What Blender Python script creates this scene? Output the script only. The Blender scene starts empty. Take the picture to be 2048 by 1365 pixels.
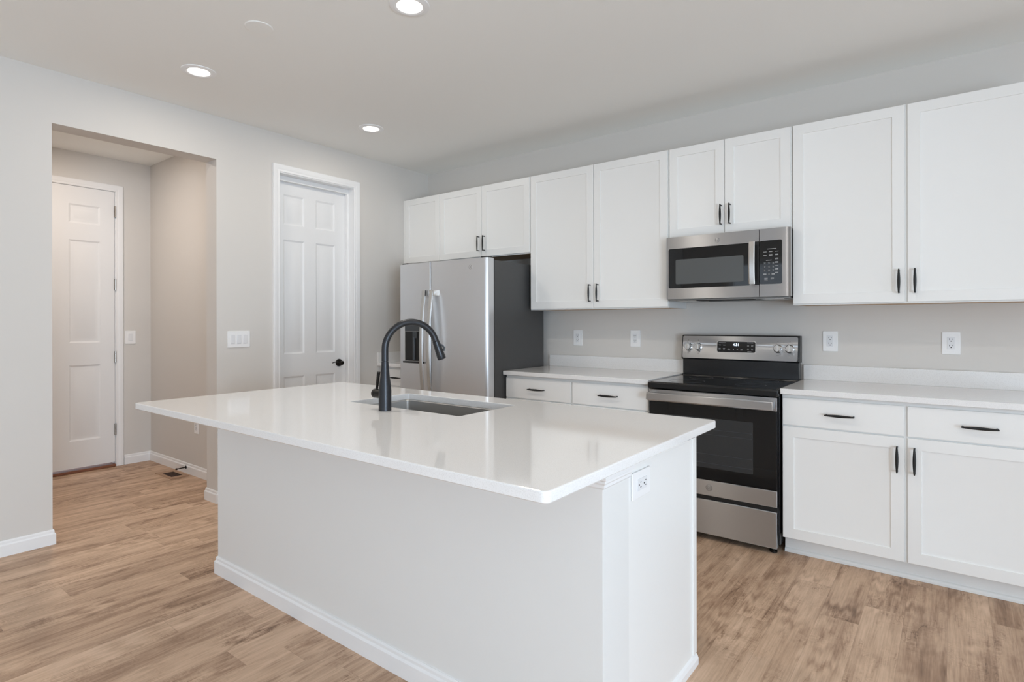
import bpy, bmesh, math, random
from mathutils import Vector, Matrix
random.seed(7)
S = bpy.context.scene
COL = S.collection
PI = math.pi

# ------------------------------------------------------------------ camera
F_PX, YAW, PY, ROLL = 1142.0, math.radians(37.54), 644.2, math.radians(-0.128)
CAM = Vector((4.12, -4.0, 1.28))
fw = Vector((-math.sin(YAW), math.cos(YAW), 0)); r0 = Vector((math.cos(YAW), math.sin(YAW), 0)); u0 = Vector((0, 0, 1))
rt = math.cos(ROLL) * r0 + math.sin(ROLL) * u0
up = -math.sin(ROLL) * r0 + math.cos(ROLL) * u0
cd = bpy.data.cameras.new('camera'); cam = bpy.data.objects.new('camera', cd); COL.objects.link(cam)
cd.sensor_width = 36.0; cd.lens = F_PX / 2048 * 36.0
cd.shift_y = -(682.5 - PY) / 2048
cd.clip_start = 0.05; cd.clip_end = 100
M = Matrix.Identity(4)
for i in range(3):
    M[i][0] = rt[i]; M[i][1] = up[i]; M[i][2] = -fw[i]; M[i][3] = CAM[i]
cam.matrix_world = M
S.camera = cam

# ------------------------------------------------------------------ view, world, daylight
S.view_settings.view_transform = 'Standard'; S.view_settings.look = 'None'
S.view_settings.gamma = 1.0; S.view_settings.use_curve_mapping = False
S.view_settings.exposure = 0.0
S.cycles.max_bounces = 10; S.cycles.diffuse_bounces = 6; S.cycles.glossy_bounces = 5
S.cycles.transparent_max_bounces = 8; S.cycles.caustics_reflective = False; S.cycles.caustics_refractive = False
S.cycles.sample_clamp_indirect = 4.0
W = bpy.data.worlds.new('sky'); S.world = W; W.use_nodes = True
W.node_tree.nodes['Background'].inputs[0].default_value = (0.80, 0.88, 1.0, 1)
W.node_tree.nodes['Background'].inputs[1].default_value = 1.0


def area_light(name, loc, direction, sx, sy, power, color=(1, 1, 1), spread=180):
    l = bpy.data.lights.new(name, 'AREA'); l.shape = 'RECTANGLE'; l.size = sx; l.size_y = sy
    l.energy = power; l.color = color; l.spread = math.radians(spread)
    o = bpy.data.objects.new(name, l); COL.objects.link(o); o.location = loc
    o.rotation_euler = Vector(direction).to_track_quat('-Z', 'Y').to_euler()
    return o


ROOM_X, ROOM_Y = 7.4, -7.6
WIN_RIGHT = [(-6.4, -4.4), (-3.9, -1.9)]      # y ranges of windows in the right wall
WIN_REAR = [(0.9, 2.9), (3.5, 5.5)]          # x ranges of windows in the rear wall
WZ0, WZ1 = 0.10, 2.05                        # right wall: glazed doors
RZ0, RZ1 = 0.80, 2.35                        # rear wall: windows above a sill
DAY = (0.665, 0.83, 1.0)
for (a, b), pw in zip(WIN_RIGHT, (262, 22)):
    area_light('window_daylight', (ROOM_X + 0.2, (a + b) / 2, (WZ0 + WZ1) / 2), (-1, 0, 0.3), b - a, WZ1 - WZ0, pw, DAY)
for (a, b), pw in zip(WIN_REAR, (8, 8)):
    area_light('window_daylight', ((a + b) / 2, ROOM_Y - 0.2, (RZ0 + RZ1) / 2), (0, 1, 0), b - a, RZ1 - RZ0, pw, DAY)


# ------------------------------------------------------------------ materials
def srgb(r, g=None, b=None):
    if g is None: g = b = r
    f = lambda c: ((c / 255) / 12.92 if c / 255 <= .04045 else ((c / 255 + .055) / 1.055) ** 2.4)
    return (f(r), f(g), f(b), 1)


def mat(name, color, rough=0.5, metal=0.0, spec=0.5, bump=0.0, bscale=200, vary=0.0, emit=None, estr=0, coat=0.0):
    m = bpy.data.materials.new(name); m.use_nodes = True
    nt = m.node_tree; p = nt.nodes['Principled BSDF']
    p.inputs['Base Color'].default_value = color
    p.inputs['Roughness'].default_value = rough; p.inputs['Metallic'].default_value = metal
    p.inputs['Specular IOR Level'].default_value = spec
    p.inputs['Coat Weight'].default_value = coat
    if emit: p.inputs['Emission Color'].default_value = emit; p.inputs['Emission Strength'].default_value = estr
    tc = nt.nodes.new('ShaderNodeTexCoord'); n = nt.nodes.new('ShaderNodeTexNoise')
    n.inputs['Scale'].default_value = bscale; n.inputs['Detail'].default_value = 2
    nt.links.new(tc.outputs['Object'], n.inputs['Vector'])
    if bump > 0:
        b = nt.nodes.new('ShaderNodeBump'); b.inputs['Strength'].default_value = bump; b.inputs['Distance'].default_value = 0.002
        nt.links.new(n.outputs['Fac'], b.inputs['Height']); nt.links.new(b.outputs['Normal'], p.inputs['Normal'])
    mx = nt.nodes.new('ShaderNodeMix'); mx.data_type = 'RGBA'
    v = max(vary, 0.004)
    mx.inputs[6].default_value = tuple(c * (1 - v) for c in color[:3]) + (1,)
    mx.inputs[7].default_value = tuple(min(1, c * (1 + v)) for c in color[:3]) + (1,)
    nt.links.new(n.outputs['Fac'], mx.inputs[0]); nt.links.new(mx.outputs[2], p.inputs['Base Color'])
    return m


def steel(name, color, rough=0.3, vertical=False, aniso=0.7):
    m = bpy.data.materials.new(name); m.use_nodes = True; nt = m.node_tree; p = nt.nodes['Principled BSDF']
    p.inputs['Base Color'].default_value = color; p.inputs['Metallic'].default_value = 1.0
    p.inputs['Anisotropic'].default_value = aniso
    tc = nt.nodes.new('ShaderNodeTexCoord'); mp = nt.nodes.new('ShaderNodeMapping')
    mp.inputs['Scale'].default_value = (2, 2, 900) if not vertical else (900, 900, 2)
    n = nt.nodes.new('ShaderNodeTexNoise'); n.inputs['Scale'].default_value = 1.0; n.inputs['Detail'].default_value = 3
    nt.links.new(tc.outputs['Object'], mp.inputs['Vector']); nt.links.new(mp.outputs['Vector'], n.inputs['Vector'])
    mr = nt.nodes.new('ShaderNodeMapRange'); mr.inputs['To Min'].default_value = rough - 0.04; mr.inputs['To Max'].default_value = rough + 0.05
    nt.links.new(n.outputs['Fac'], mr.inputs['Value']); nt.links.new(mr.outputs['Result'], p.inputs['Roughness'])
    tg = nt.nodes.new('ShaderNodeTangent'); tg.direction_type = 'RADIAL'; tg.axis = 'Z'
    nt.links.new(tg.outputs['Tangent'], p.inputs['Tangent'])
    p.inputs['Anisotropic Rotation'].default_value = 0.25 if not vertical else 0.0
    return m


def floor_material():
    m = bpy.data.materials.new('oak_plank_floor'); m.use_nodes = True; nt = m.node_tree; N = nt.nodes; L = nt.links
    p = N['Principled BSDF']
    tc = N.new('ShaderNodeTexCoord'); sx = N.new('ShaderNodeSeparateXYZ'); L.new(tc.outputs['Object'], sx.inputs[0])

    def math_(op, a, b=None, c=None):
        n = N.new('ShaderNodeMath'); n.operation = op
        for i, v in enumerate((a, b, c)):
            if v is None: continue
            if isinstance(v, (int, float)): n.inputs[i].default_value = v
            else: L.new(v, n.inputs[i])
        return n.outputs[0]
    PW, PL = 0.148, 1.22
    u = math_('DIVIDE', math_('SUBTRACT', sx.outputs[0], 3.514 - 40 * PW), PW)
    ci = math_('FLOOR', u); cf = math_('FRACT', u)
    wn = N.new('ShaderNodeTexWhiteNoise'); wn.noise_dimensions = '1D'; L.new(ci, wn.inputs['W'])
    v = math_('ADD', math_('DIVIDE', sx.outputs[1], PL), math_('MULTIPLY', wn.outputs['Value'], 5.0))
    ri = math_('FLOOR', v); rf = math_('FRACT', v)
    cmb = N.new('ShaderNodeCombineXYZ'); L.new(ci, cmb.inputs[0]); L.new(ri, cmb.inputs[1])
    wn2 = N.new('ShaderNodeTexWhiteNoise'); wn2.noise_dimensions = '2D'; L.new(cmb.outputs[0], wn2.inputs['Vector'])
    pr = wn2.outputs['Value']
    # local grain coordinates, shifted per plank
    off = N.new('ShaderNodeCombineXYZ')
    L.new(math_('ADD', sx.outputs[0], math_('MULTIPLY', pr, 31.0)), off.inputs[0])
    L.new(math_('ADD', sx.outputs[1], math_('MULTIPLY', pr, 77.0)), off.inputs[1])
    L.new(math_('MULTIPLY', pr, 9.0), off.inputs[2])

    def noise(sc, scale, detail=4, rough=0.6, dist=0.0):
        mp = N.new('ShaderNodeMapping'); mp.inputs['Scale'].default_value = sc; L.new(off.outputs[0], mp.inputs['Vector'])
        n = N.new('ShaderNodeTexNoise'); n.inputs['Scale'].default_value = scale; n.inputs['Detail'].default_value = detail
        n.inputs['Roughness'].default_value = rough; n.inputs['Distortion'].default_value = dist
        L.new(mp.outputs[0], n.inputs['Vector']); return n.outputs['Fac']
    streak = noise((9, 0.9, 1), 1.6, 5, 0.62, 0.5)
    fine = noise((150, 5, 1), 1.0, 3, 0.6, 0.2)
    blot = noise((3.2, 1.1, 1), 2.2, 4, 0.65, 0.4)
    saw = noise((12, 170, 1), 1.0, 2, 0.6)
    # cathedral grain
    mp = N.new('ShaderNodeMapping'); mp.inputs['Scale'].default_value = (9.0, 0.8, 1); L.new(off.outputs[0], mp.inputs['Vector'])
    wv = N.new('ShaderNodeTexWave'); wv.wave_type = 'RINGS'; wv.inputs['Scale'].default_value = 3.0; wv.inputs['Distortion'].default_value = 7.0
    wv.inputs['Detail'].default_value = 3; wv.inputs['Detail Scale'].default_value = 1.2; L.new(mp.outputs[0], wv.inputs['Vector'])
    mask = N.new('ShaderNodeMapRange'); mask.inputs['From Min'].default_value = 0.52; mask.inputs['From Max'].default_value = 0.68
    L.new(noise((3.0, 1.3, 1), 1.7, 2, 0.5), mask.inputs['Value'])
    t = math_('ADD', math_('MULTIPLY', streak, 0.62), math_('MULTIPLY', blot, 0.42))
    t = math_('ADD', t, math_('MULTIPLY', math_('SUBTRACT', fine, 0.5), 0.30))
    # worn patches: rough cross-cut marks and thin dark veins
    patch = N.new('ShaderNodeMapRange'); patch.inputs['From Min'].default_value = 0.46; patch.inputs['From Max'].default_value = 0.66
    L.new(noise((4.5, 1.8, 1), 1.9, 3, 0.6, 0.6), patch.inputs['Value'])
    scr = noise((46, 60, 1), 1.0, 5, 0.75, 1.2)
    t = math_('ADD', t, math_('MULTIPLY', math_('MULTIPLY', math_('SUBTRACT', scr, 0.54), patch.outputs['Result']), 0.55))
    t = math_('ADD', t, math_('MULTIPLY', math_('MULTIPLY', math_('SUBTRACT', saw, 0.5), patch.outputs['Result']), 0.16))
    vein = N.new('ShaderNodeMapRange'); vein.inputs['From Min'].default_value = 0.0; vein.inputs['From Max'].default_value = 0.022
    vein.inputs['To Min'].default_value = 1.0; vein.inputs['To Max'].default_value = 0.0
    L.new(math_('ABSOLUTE', math_('SUBTRACT', noise((16, 1.3, 1), 1.3, 4, 0.6, 0.9), 0.5)), vein.inputs['Value'])
    t = math_('SUBTRACT', t, math_('MULTIPLY', math_('MULTIPLY', vein.outputs['Result'], patch.outputs['Result']), 0.16))
    t = math_('ADD', t, math_('MULTIPLY', math_('SUBTRACT', pr, 0.5), 0.13))
    t = math_('ADD', t, math_('MULTIPLY', math_('MULTIPLY', math_('SUBTRACT', wv.outputs['Fac'], 0.5), mask.outputs['Result']), 0.20))
    cr = N.new('ShaderNodeValToRGB'); L.new(t, cr.inputs[0])
    e = cr.color_ramp.elements
    e[0].position = 0.22; e[0].color = srgb(112, 86, 66)
    e[1].position = 0.74; e[1].color = srgb(224, 193, 167)
    k = e.new(0.38); k.color = srgb(160, 129, 105)
    k = e.new(0.50); k.color = srgb(190, 159, 133)
    k = e.new(0.60); k.color = srgb(208, 177, 150)
    # seams
    sw = math_('LESS_THAN', math_('MINIMUM', cf, math_('SUBTRACT', 1.0, cf)), 0.005)
    se = math_('LESS_THAN', math_('MINIMUM', rf, math_('SUBTRACT', 1.0, rf)), 0.0008)
    seam = math_('MAXIMUM', sw, se)
    mx = N.new('ShaderNodeMix'); mx.data_type = 'RGBA'; L.new(math_('MULTIPLY', seam, 0.22), mx.inputs[0])
    L.new(cr.outputs[0], mx.inputs[6]); mx.inputs[7].default_value = srgb(98, 74, 58)
    L.new(mx.outputs[2], p.inputs['Base Color'])
    b = N.new('ShaderNodeBump'); b.inputs['Strength'].default_value = 0.12; b.inputs['Distance'].default_value = 0.001
    L.new(math_('SUBTRACT', fine, math_('MULTIPLY', seam, 1.0)), b.inputs['Height']); L.new(b.outputs[0], p.inputs['Normal'])
    p.inputs['Roughness'].default_value = 0.48; p.inputs['Specular IOR Level'].default_value = 0.35
    return m


def quartz_material():
    m = mat('white_quartz', srgb(236, 235, 234), 0.07, spec=0.5)
    nt = m.node_tree; p = nt.nodes['Principled BSDF']
    tc = nt.nodes.new('ShaderNodeTexCoord')
    n = nt.nodes.new('ShaderNodeTexNoise'); n.inputs['Scale'].default_value = 420; n.inputs['Detail'].default_value = 2
    nt.links.new(tc.outputs['Object'], n.inputs['Vector'])
    cr = nt.nodes.new('ShaderNodeValToRGB'); e = cr.color_ramp.elements
    e[0].position = 0.25; e[0].color = srgb(222, 220, 218); e[1].position = 0.5; e[1].color = srgb(237, 236, 235)
    nt.links.new(n.outputs['Fac'], cr.inputs[0]); nt.links.new(cr.outputs[0], p.inputs['Base Color'])
    return m


def pane_material():
    m = bpy.data.materials.new('window_glass'); m.use_nodes = True; nt = m.node_tree
    nt.nodes.remove(nt.nodes['Principled BSDF']); out = nt.nodes['Material Output']
    t = nt.nodes.new('ShaderNodeBsdfTransparent'); g = nt.nodes.new('ShaderNodeBsdfGlossy'); g.inputs['Roughness'].default_value = 0.02
    mx = nt.nodes.new('ShaderNodeMixShader'); mx.inputs[0].default_value = 0.06
    nt.links.new(t.outputs[0], mx.inputs[1]); nt.links.new(g.outputs[0], mx.inputs[2]); nt.links.new(mx.outputs[0], out.inputs[0])
    return m


MT = dict(
    wall=mat('wall_paint', srgb(217, 213, 208), 0.75, spec=0.25, bump=0.04, bscale=300),
    ceil=mat('ceiling_paint', srgb(246, 246, 243), 0.85, spec=0.15, bump=0.05, bscale=260),
    trim=mat('trim_paint', srgb(240, 240, 240), 0.38, spec=0.45),
    door=mat('door_paint', srgb(236, 236, 236), 0.42, spec=0.45),
    cab=mat('cabinet_white', srgb(240, 240, 238), 0.34, spec=0.45),
    cabside=mat('cabinet_side_white', srgb(232, 232, 230), 0.4, spec=0.4),
    maple=mat('maple_underside', srgb(196, 160, 122), 0.5, bscale=30, vary=0.08),
    quartz=quartz_material(),
    floor=floor_material(),
    steel=steel('brushed_steel', srgb(200, 201, 203), 0.40, aniso=1.0),
    steelv=steel('brushed_steel_vertical', srgb(220, 220, 221), 0.36, vertical=True),
    satin=mat('satin_steel', srgb(205, 203, 200), 0.22, metal=1.0),
    chrome=mat('chrome', srgb(225, 225, 225), 0.09, metal=1.0),
    bowl=mat('sink_steel', srgb(196, 195, 193), 0.36, metal=1.0, bump=0.03, bscale=400),
    charcoal=mat('charcoal_case', srgb(74, 74, 74), 0.42, spec=0.4, bump=0.25, bscale=900),
    blackgl=mat('black_glass', srgb(12, 12, 13), 0.04, spec=0.6),
    ovengl=mat('oven_glass', srgb(20, 20, 21), 0.05, spec=0.55),
    mwgl=mat('microwave_screen', srgb(86, 88, 88), 0.25, spec=0.5),
    black=mat('black_plastic', srgb(20, 20, 21), 0.35),
    blackm=mat('black_matte', srgb(14, 14, 14), 0.6),
    enamel=mat('black_enamel', srgb(26, 26, 27), 0.22, spec=0.5),
    pull=mat('matte_black_pull', srgb(30, 30, 30), 0.4, metal=0.3),
    faucet=mat('matte_black_faucet', srgb(56, 57, 60), 0.33, metal=0.7),
    bronze=mat('dark_bronze', srgb(36, 33, 31), 0.32, metal=0.6),
    plastic=mat('white_plastic', srgb(244, 244, 244), 0.32),
    plastic2=mat('white_switch', srgb(232, 233, 235), 0.3),
    slot=mat('slot_dark', srgb(40, 38, 36), 0.6),
    nickel=mat('satin_nickel', srgb(168, 162, 154), 0.3, metal=1.0),
    ink=mat('grey_print', srgb(196, 196, 196), 0.5),
    inkdk=mat('dark_print', srgb(92, 88, 84), 0.5),
    inkmid=mat('grey_mark', srgb(128, 126, 124), 0.5),
    lcd=mat('clock_digits', srgb(220, 235, 255), 0.5, emit=(0.78, 0.88, 1, 1), estr=2.2),
    key=mat('key_grey', srgb(58, 62, 66), 0.4),
    lens=mat('lamp_lens', srgb(255, 250, 240), 0.4, emit=(1.0, 0.93, 0.84, 1), estr=5.0),
    vent=mat('wood_register', srgb(172, 138, 110), 0.5, bscale=40, vary=0.1),
    ventdk=mat('register_dark', srgb(62, 40, 28), 0.6),
    thresh=mat('threshold_wood', srgb(132, 84, 60), 0.5, bscale=25, vary=0.15),
    pane=pane_material(),
    filt=mat('vent_filter', srgb(150, 150, 148), 0.4, metal=0.6, bump=0.5, bscale=700),
)


# ------------------------------------------------------------------ mesh helpers
class MB:
    def __init__(s): s.bm = bmesh.new()

    def _bev(s, verts, bev, seg=2):
        if bev > 0:
            es = set()
            for v in verts:
                for e in v.link_edges: es.add(e)
            bmesh.ops.bevel(s.bm, geom=list(es), offset=bev, segments=seg, affect='EDGES', profile=0.5)

    def box(s, x0, x1, y0, y1, z0, z1, bev=0.0, seg=2):
        x0, x1 = sorted((x0, x1)); y0, y1 = sorted((y0, y1)); z0, z1 = sorted((z0, z1))
        vs = [s.bm.verts.new(p) for p in ((x0, y0, z0), (x1, y0, z0), (x1, y1, z0), (x0, y1, z0), (x0, y0, z1), (x1, y0, z1), (x1, y1, z1), (x0, y1, z1))]
        for f in ((0, 3, 2, 1), (4, 5, 6, 7), (0, 1, 5, 4), (1, 2, 6, 5), (2, 3, 7, 6), (3, 0, 4, 7)):
            s.bm.faces.new([vs[i] for i in f])
        s._bev(vs, min(bev, 0.49 * min(x1 - x0, y1 - y0, z1 - z0)), seg)
        return s

    def poly(s, pts): s.bm.faces.new([s.bm.verts.new(p) for p in pts]); return s

    def prism(s, prof, axis, a, b, bev=0.0):
        """closed 2D profile extruded along an axis; prof gives the two other coordinates in xyz order"""
        def P(u, v, t): return {'x': (t, u, v), 'y': (u, t, v), 'z': (u, v, t)}[axis]
        A = [s.bm.verts.new(P(u, v, a)) for u, v in prof]; B = [s.bm.verts.new(P(u, v, b)) for u, v in prof]
        n = len(prof)
        for i in range(n): s.bm.faces.new((A[i], A[(i + 1) % n], B[(i + 1) % n], B[i]))
        s.bm.faces.new(A[::-1]); s.bm.faces.new(B)
        if bev: s._bev(A + B, bev)
        return s

    def lathe(s, prof, origin, axis, n=32, caps=True):
        """prof: (radius, height) list turned about axis through origin; ends closed"""
        ax = Vector(axis).normalized(); t = ax.orthogonal().normalized(); w = ax.cross(t); o = Vector(origin)
        rings = []
        for r, h in prof:
            if r < 1e-6: rings.append([s.bm.verts.new(o + ax * h)])
            else: rings.append([s.bm.verts.new(o + ax * h + (t * math.cos(2 * PI * i / n) + w * math.sin(2 * PI * i / n)) * r) for i in range(n)])
        for A, B in zip(rings, rings[1:]):
            for i in range(n):
                j = (i + 1) % n
                if len(A) == 1 and len(B) == 1: continue
                if len(A) == 1: s.bm.faces.new((A[0], B[i], B[j]))
                elif len(B) == 1: s.bm.faces.new((A[i], A[j], B[0]))
                else: s.bm.faces.new((A[i], A[j], B[j], B[i]))
        if not caps: return s
        if len(rings[0]) > 1: s.bm.faces.new(rings[0][::-1])
        if len(rings[-1]) > 1: s.bm.faces.new(rings[-1])
        return s

    def cyl(s, a, b, r, n=24, r2=None):
        a = Vector(a); b = Vector(b); h = (b - a).length
        return s.lathe([(r, 0), (r if r2 is None else r2, h)], a, b - a, n)

    def sweep(s, pts, sect, upv=(0, 0, 1), scales=None):
        """sweep a closed 2D section (list of (u,v)) along points; u along side, v along the up-ish normal"""
        pts = [Vector(p) for p in pts]; rings = []
        for i, p in enumerate(pts):
            d = (pts[min(i + 1, len(pts) - 1)] - pts[max(i - 1, 0)]).normalized()
            side = d.cross(Vector(upv))
            side = side.normalized(); nrm = side.cross(d).normalized()
            k = scales[i] if scales else (1, 1)
            rings.append([s.bm.verts.new(p + side * u * k[0] + nrm * v * k[1]) for u, v in sect])
        n = len(sect)
        for A, B in zip(rings, rings[1:]):
            for i in range(n): s.bm.faces.new((A[i], A[(i + 1) % n], B[(i + 1) % n], B[i]))
        s.bm.faces.new(rings[0][::-1]); s.bm.faces.new(rings[-1])
        return s

    def build(s, name, m, parent=None, smooth=True):
        bmesh.ops.recalc_face_normals(s.bm, faces=s.bm.faces)
        me = bpy.data.meshes.new(name)
        org = Vector((0, 0, 0)); q = parent
        while q: org += q.location; q = q.parent
        if org.length: bmesh.ops.translate(s.bm, vec=-org, verts=s.bm.verts)
        s.bm.to_mesh(me); s.bm.free()
        if smooth:
            me.shade_smooth(); me.set_sharp_from_angle(angle=math.radians(21))
        me.materials.append(m)
        o = bpy.data.objects.new(name, me); COL.objects.link(o); o.parent = parent
        return o


def run_profile(mb, prof, path, closed=False):
    """moulding: profile (outward, height) carried along an xy path with mitred corners; outward = right of travel"""
    n = len(path); rings = []
    for i, p in enumerate(path):
        ds = []
        if i > 0: ds.append((Vector(p) - Vector(path[i - 1])).normalized())
        if i < n - 1: ds.append((Vector(path[i + 1]) - Vector(p)).normalized())
        ns = [Vector((d.y, -d.x)) for d in ds]
        if len(ns) == 1: o = ns[0]
        else: o = (ns[0] + ns[1]) / (1 + ns[0].dot(ns[1]))
        rings.append([mb.bm.verts.new((p[0] + o.x * u, p[1] + o.y * u, v)) for u, v in prof])
    k = len(prof)
    for A, B in zip(rings, rings[1:]):
        for i in range(k): mb.bm.faces.new((A[i], A[(i + 1) % k], B[(i + 1) % k], B[i]))
    mb.bm.faces.new(rings[0][::-1]); mb.bm.faces.new(rings[-1])
    return mb


def circ(r, n=16, ry=None): return [(r * math.cos(2 * PI * i / n), (ry or r) * math.sin(2 * PI * i / n)) for i in range(n)]


def thing(name, label, cat, loc, group=None):
    o = bpy.data.objects.new(name, None); COL.objects.link(o); o.location = loc; o.empty_display_size = 0.05
    o['label'] = label; o['category'] = cat
    if group: o['group'] = group
    return o


def tag(o, label, cat, group=None):
    o['label'] = label; o['category'] = cat
    if group: o['group'] = group
    return o


def struct(o, label=None):
    o['kind'] = 'structure'
    if label: o['label'] = label
    return o


def sempty(name, loc, label=None):
    o = bpy.data.objects.new(name, None); COL.objects.link(o); o.location = loc; o.empty_display_size = 0.05
    return struct(o, label)


def copy_tree(o, parent=None):
    c = o.copy(); COL.objects.link(c); c.parent = parent
    for ch in list(o.children): copy_tree(ch, c)
    return c


def text(body, size, origin, xdir, ydir, m, parent, name, depth=0.0003, align='CENTER', bold=0.0):
    """lettering as a thin raised mesh; xdir/ydir: reading direction and up direction"""
    cu = bpy.data.curves.new(name, 'FONT'); cu.body = body; cu.size = size; cu.align_x = align; cu.align_y = 'CENTER'
    cu.extrude = depth; cu.offset = bold; cu.resolution_u = 3
    tmp = bpy.data.objects.new('tmp', cu); COL.objects.link(tmp)
    bpy.context.view_layer.update()
    dg = bpy.context.evaluated_depsgraph_get()
    me = bpy.data.meshes.new_from_object(tmp.evaluated_get(dg)); bpy.data.objects.remove(tmp); bpy.data.curves.remove(cu)
    X = Vector(xdir).normalized(); Y = Vector(ydir).normalized(); Z = X.cross(Y)
    org = Vector((0, 0, 0)); q = parent
    while q: org += q.location; q = q.parent
    T = Matrix([[X[i], Y[i], Z[i], origin[i] - org[i]] for i in range(3)] + [[0, 0, 0, 1]])
    me.transform(T); me.materials.clear(); me.materials.append(m); me.name = name
    o = bpy.data.objects.new(name, me); COL.objects.link(o); o.parent = parent
    return o


# ------------------------------------------------------------------ room shell
T = 0.155
b = MB(); b.box(-3.2, ROOM_X, ROOM_Y, 0.0, -0.06, 0.0); struct(b.build('floor', MT['floor'], smooth=False), 'light brown oak look plank floor')
b = MB(); b.box(-3.2, ROOM_X + .15, ROOM_Y - .15, 0.15, 2.743, 2.85); struct(b.build('ceiling', MT['ceil'], smooth=False), 'flat white ceiling')
b = MB(); b.box(-T, ROOM_X + .15, 0.0, 0.15, 0, 2.743); struct(b.build('wall_back', MT['wall'], smooth=False), 'greige wall behind the cabinets')
# left wall with the wide opening (y -3.001..-2.069) and the pantry doorway (y -1.605..-0.885)
OP0, OP1, OPZ = -3.002, -2.069, 2.438
PD0, PD1, PDZ = -1.612, -0.876, 2.452
b = MB()
b.box(-T, 0, ROOM_Y, OP0, 0, 2.743); b.box(-T, 0, OP1, PD0, 0, 2.743); b.box(-T, 0, PD1, 0, 0, 2.743)
b.box(-T, 0, OP0, OP1, OPZ, 2.743); b.box(-T, 0, PD0, PD1, PDZ, 2.743)
struct(b.build('wall_left', MT['wall'], smooth=False), 'pale wall with a wide cased-free opening and a pantry door')
# hall beyond
HX, HY = -1.80, -1.83
DH0, DH1, DHZ = -3.035, -2.112, 2.452     # hall door opening
b = MB(); b.box(HX - .12, -T, HY, HY + .12, 0, 2.743); struct(b.build('wall_hall_right', MT['wall'], smooth=False))
b = MB(); b.box(HX - .12, HX, -4.6, DH0, 0, 2.743); b.box(HX - .12, HX, DH1, HY, 0, 2.743); b.box(HX - .12, HX, DH0, DH1, DHZ, 2.743)
struct(b.build('wall_hall_back', MT['wall'], smooth=False))
b = MB(); b.box(HX, -T, -4.72, -4.6, 0, 2.743); struct(b.build('wall_hall_left', MT['wall'], smooth=False))
b = MB(); b.box(-1.0, -T, -0.15, 0.0, 0, 2.743); b.box(-1.0, -0.88, HY + .12, -0.15, 0, 2.743); struct(b.build('wall_pantry', MT['wall'], smooth=False))


def wall_with_windows(name, axis, pos, thick, lo, hi, wins):
    b = MB()
    def bx(a, c, z0, z1):
        if axis == 'x': b.box(pos, pos + thick, a, c, z0, z1)
        else: b.box(a, c, pos, pos + thick, z0, z1)
    cuts = sorted(wins); p = lo
    WZ0, WZ1 = (0.10, 2.05) if axis == 'x' else (RZ0, RZ1)
    for a, c in cuts:
        bx(p, a, 0, 2.743); bx(a, c, 0, WZ0); bx(a, c, WZ1, 2.743); p = c
    bx(p, hi, 0, 2.743)
    return struct(b.build(name, MT['wall'], smooth=False))


wall_with_windows('wall_right', 'x', ROOM_X, 0.15, ROOM_Y, 0, WIN_RIGHT)
wall_with_windows('wall_front', 'y', ROOM_Y - .15, 0.15, -T, ROOM_X + .15, WIN_REAR)
wi = 0
for axis, lst in (('x', WIN_RIGHT), ('y', WIN_REAR)):
    for a, c in lst:
        wi += 1
        p = ROOM_X if axis == 'x' else ROOM_Y
        WZ0, WZ1 = (0.10, 2.05) if axis == 'x' else (RZ0, RZ1)
        w = sempty('window_%d' % wi, ((p, (a + c) / 2, WZ0) if axis == 'x' else ((a + c) / 2, p, WZ0)))
        fr = MB(); m_ = (a + c) / 2; sgn = 1 if axis == 'x' else -1
        def bx(mb, u0, u1, d0, d1, z0, z1):
            if axis == 'x': mb.box(p + d0 * sgn, p + d1 * sgn, u0, u1, z0, z1, .003)
            else: mb.box(u0, u1, p + d0 * sgn, p + d1 * sgn, z0, z1, .003)
        for u0, u1, z0, z1 in ((a, a + .05, WZ0, WZ1), (c - .05, c, WZ0, WZ1), (a + .05, c - .05, WZ0, WZ0 + .05), (a + .05, c - .05, WZ1 - .05, WZ1), (m_ - .03, m_ + .03, WZ0 + .05, WZ1 - .05)):
            bx(fr, u0, u1, .04, .11, z0, z1)
        for u0, u1, z0, z1 in ((a - .06, a, WZ0 - .06, WZ1 + .06), (c, c + .06, WZ0 - .06, WZ1 + .06), (a, c, WZ0 - .06, WZ0), (a, c, WZ1, WZ1 + .06)):
            bx(fr, u0, u1, -.016, 0, z0, z1)
        fr.build('window_frame', MT['trim'], w)
        gl = MB(); bx(gl, a + .05, c - .05, .07, .074, WZ0 + .05, WZ1 - .05); gl.build('pane', MT['pane'], w)

# baseboards: stepped profile, 85 mm high
BH, BT = 0.086, 0.013
def base_prof(sign=1):
    return [(0, 0), (sign * BT, 0), (sign * BT, .060), (sign * BT * .85, .064), (sign * BT * .55, .068), (sign * BT * .55, .079), (sign * BT * .30, BH), (0, BH)]
b = MB()
# travel with the wall on the left-hand side, so the profile grows into the room
run_profile(b, base_prof(), [(0, ROOM_Y), (0, OP0), (-T, OP0), (-T, OP0 - .4)])
run_profile(b, base_prof(), [(-T, -1.83), (-T, OP1), (0, OP1), (0, PD0 - .036)])
run_profile(b, base_prof(), [(0, PD1 + .036), (0, -0.62)])
struct(b.build('baseboard_left', MT['trim']), 'white baseboard along the left wall')
b = MB(); b.prism([(HY - u, v) for u, v in base_prof(1)], 'x', HX, -T); struct(b.build('baseboard_hall_right', MT['trim']))
b = MB(); b.prism([(HX + u, v) for u, v in base_prof(1)], 'y', DH1 + .065, HY); struct(b.build('baseboard_hall_back', MT['trim']))
b = MB(); b.prism([(ROOM_X - u, v) for u, v in base_prof(1)], 'y', ROOM_Y, 0); struct(b.build('baseboard_right', MT['trim']))
b = MB(); b.prism([(ROOM_Y + u, v) for u, v in base_prof(1)], 'x', 0, ROOM_X); struct(b.build('baseboard_front', MT['trim']))
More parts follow.
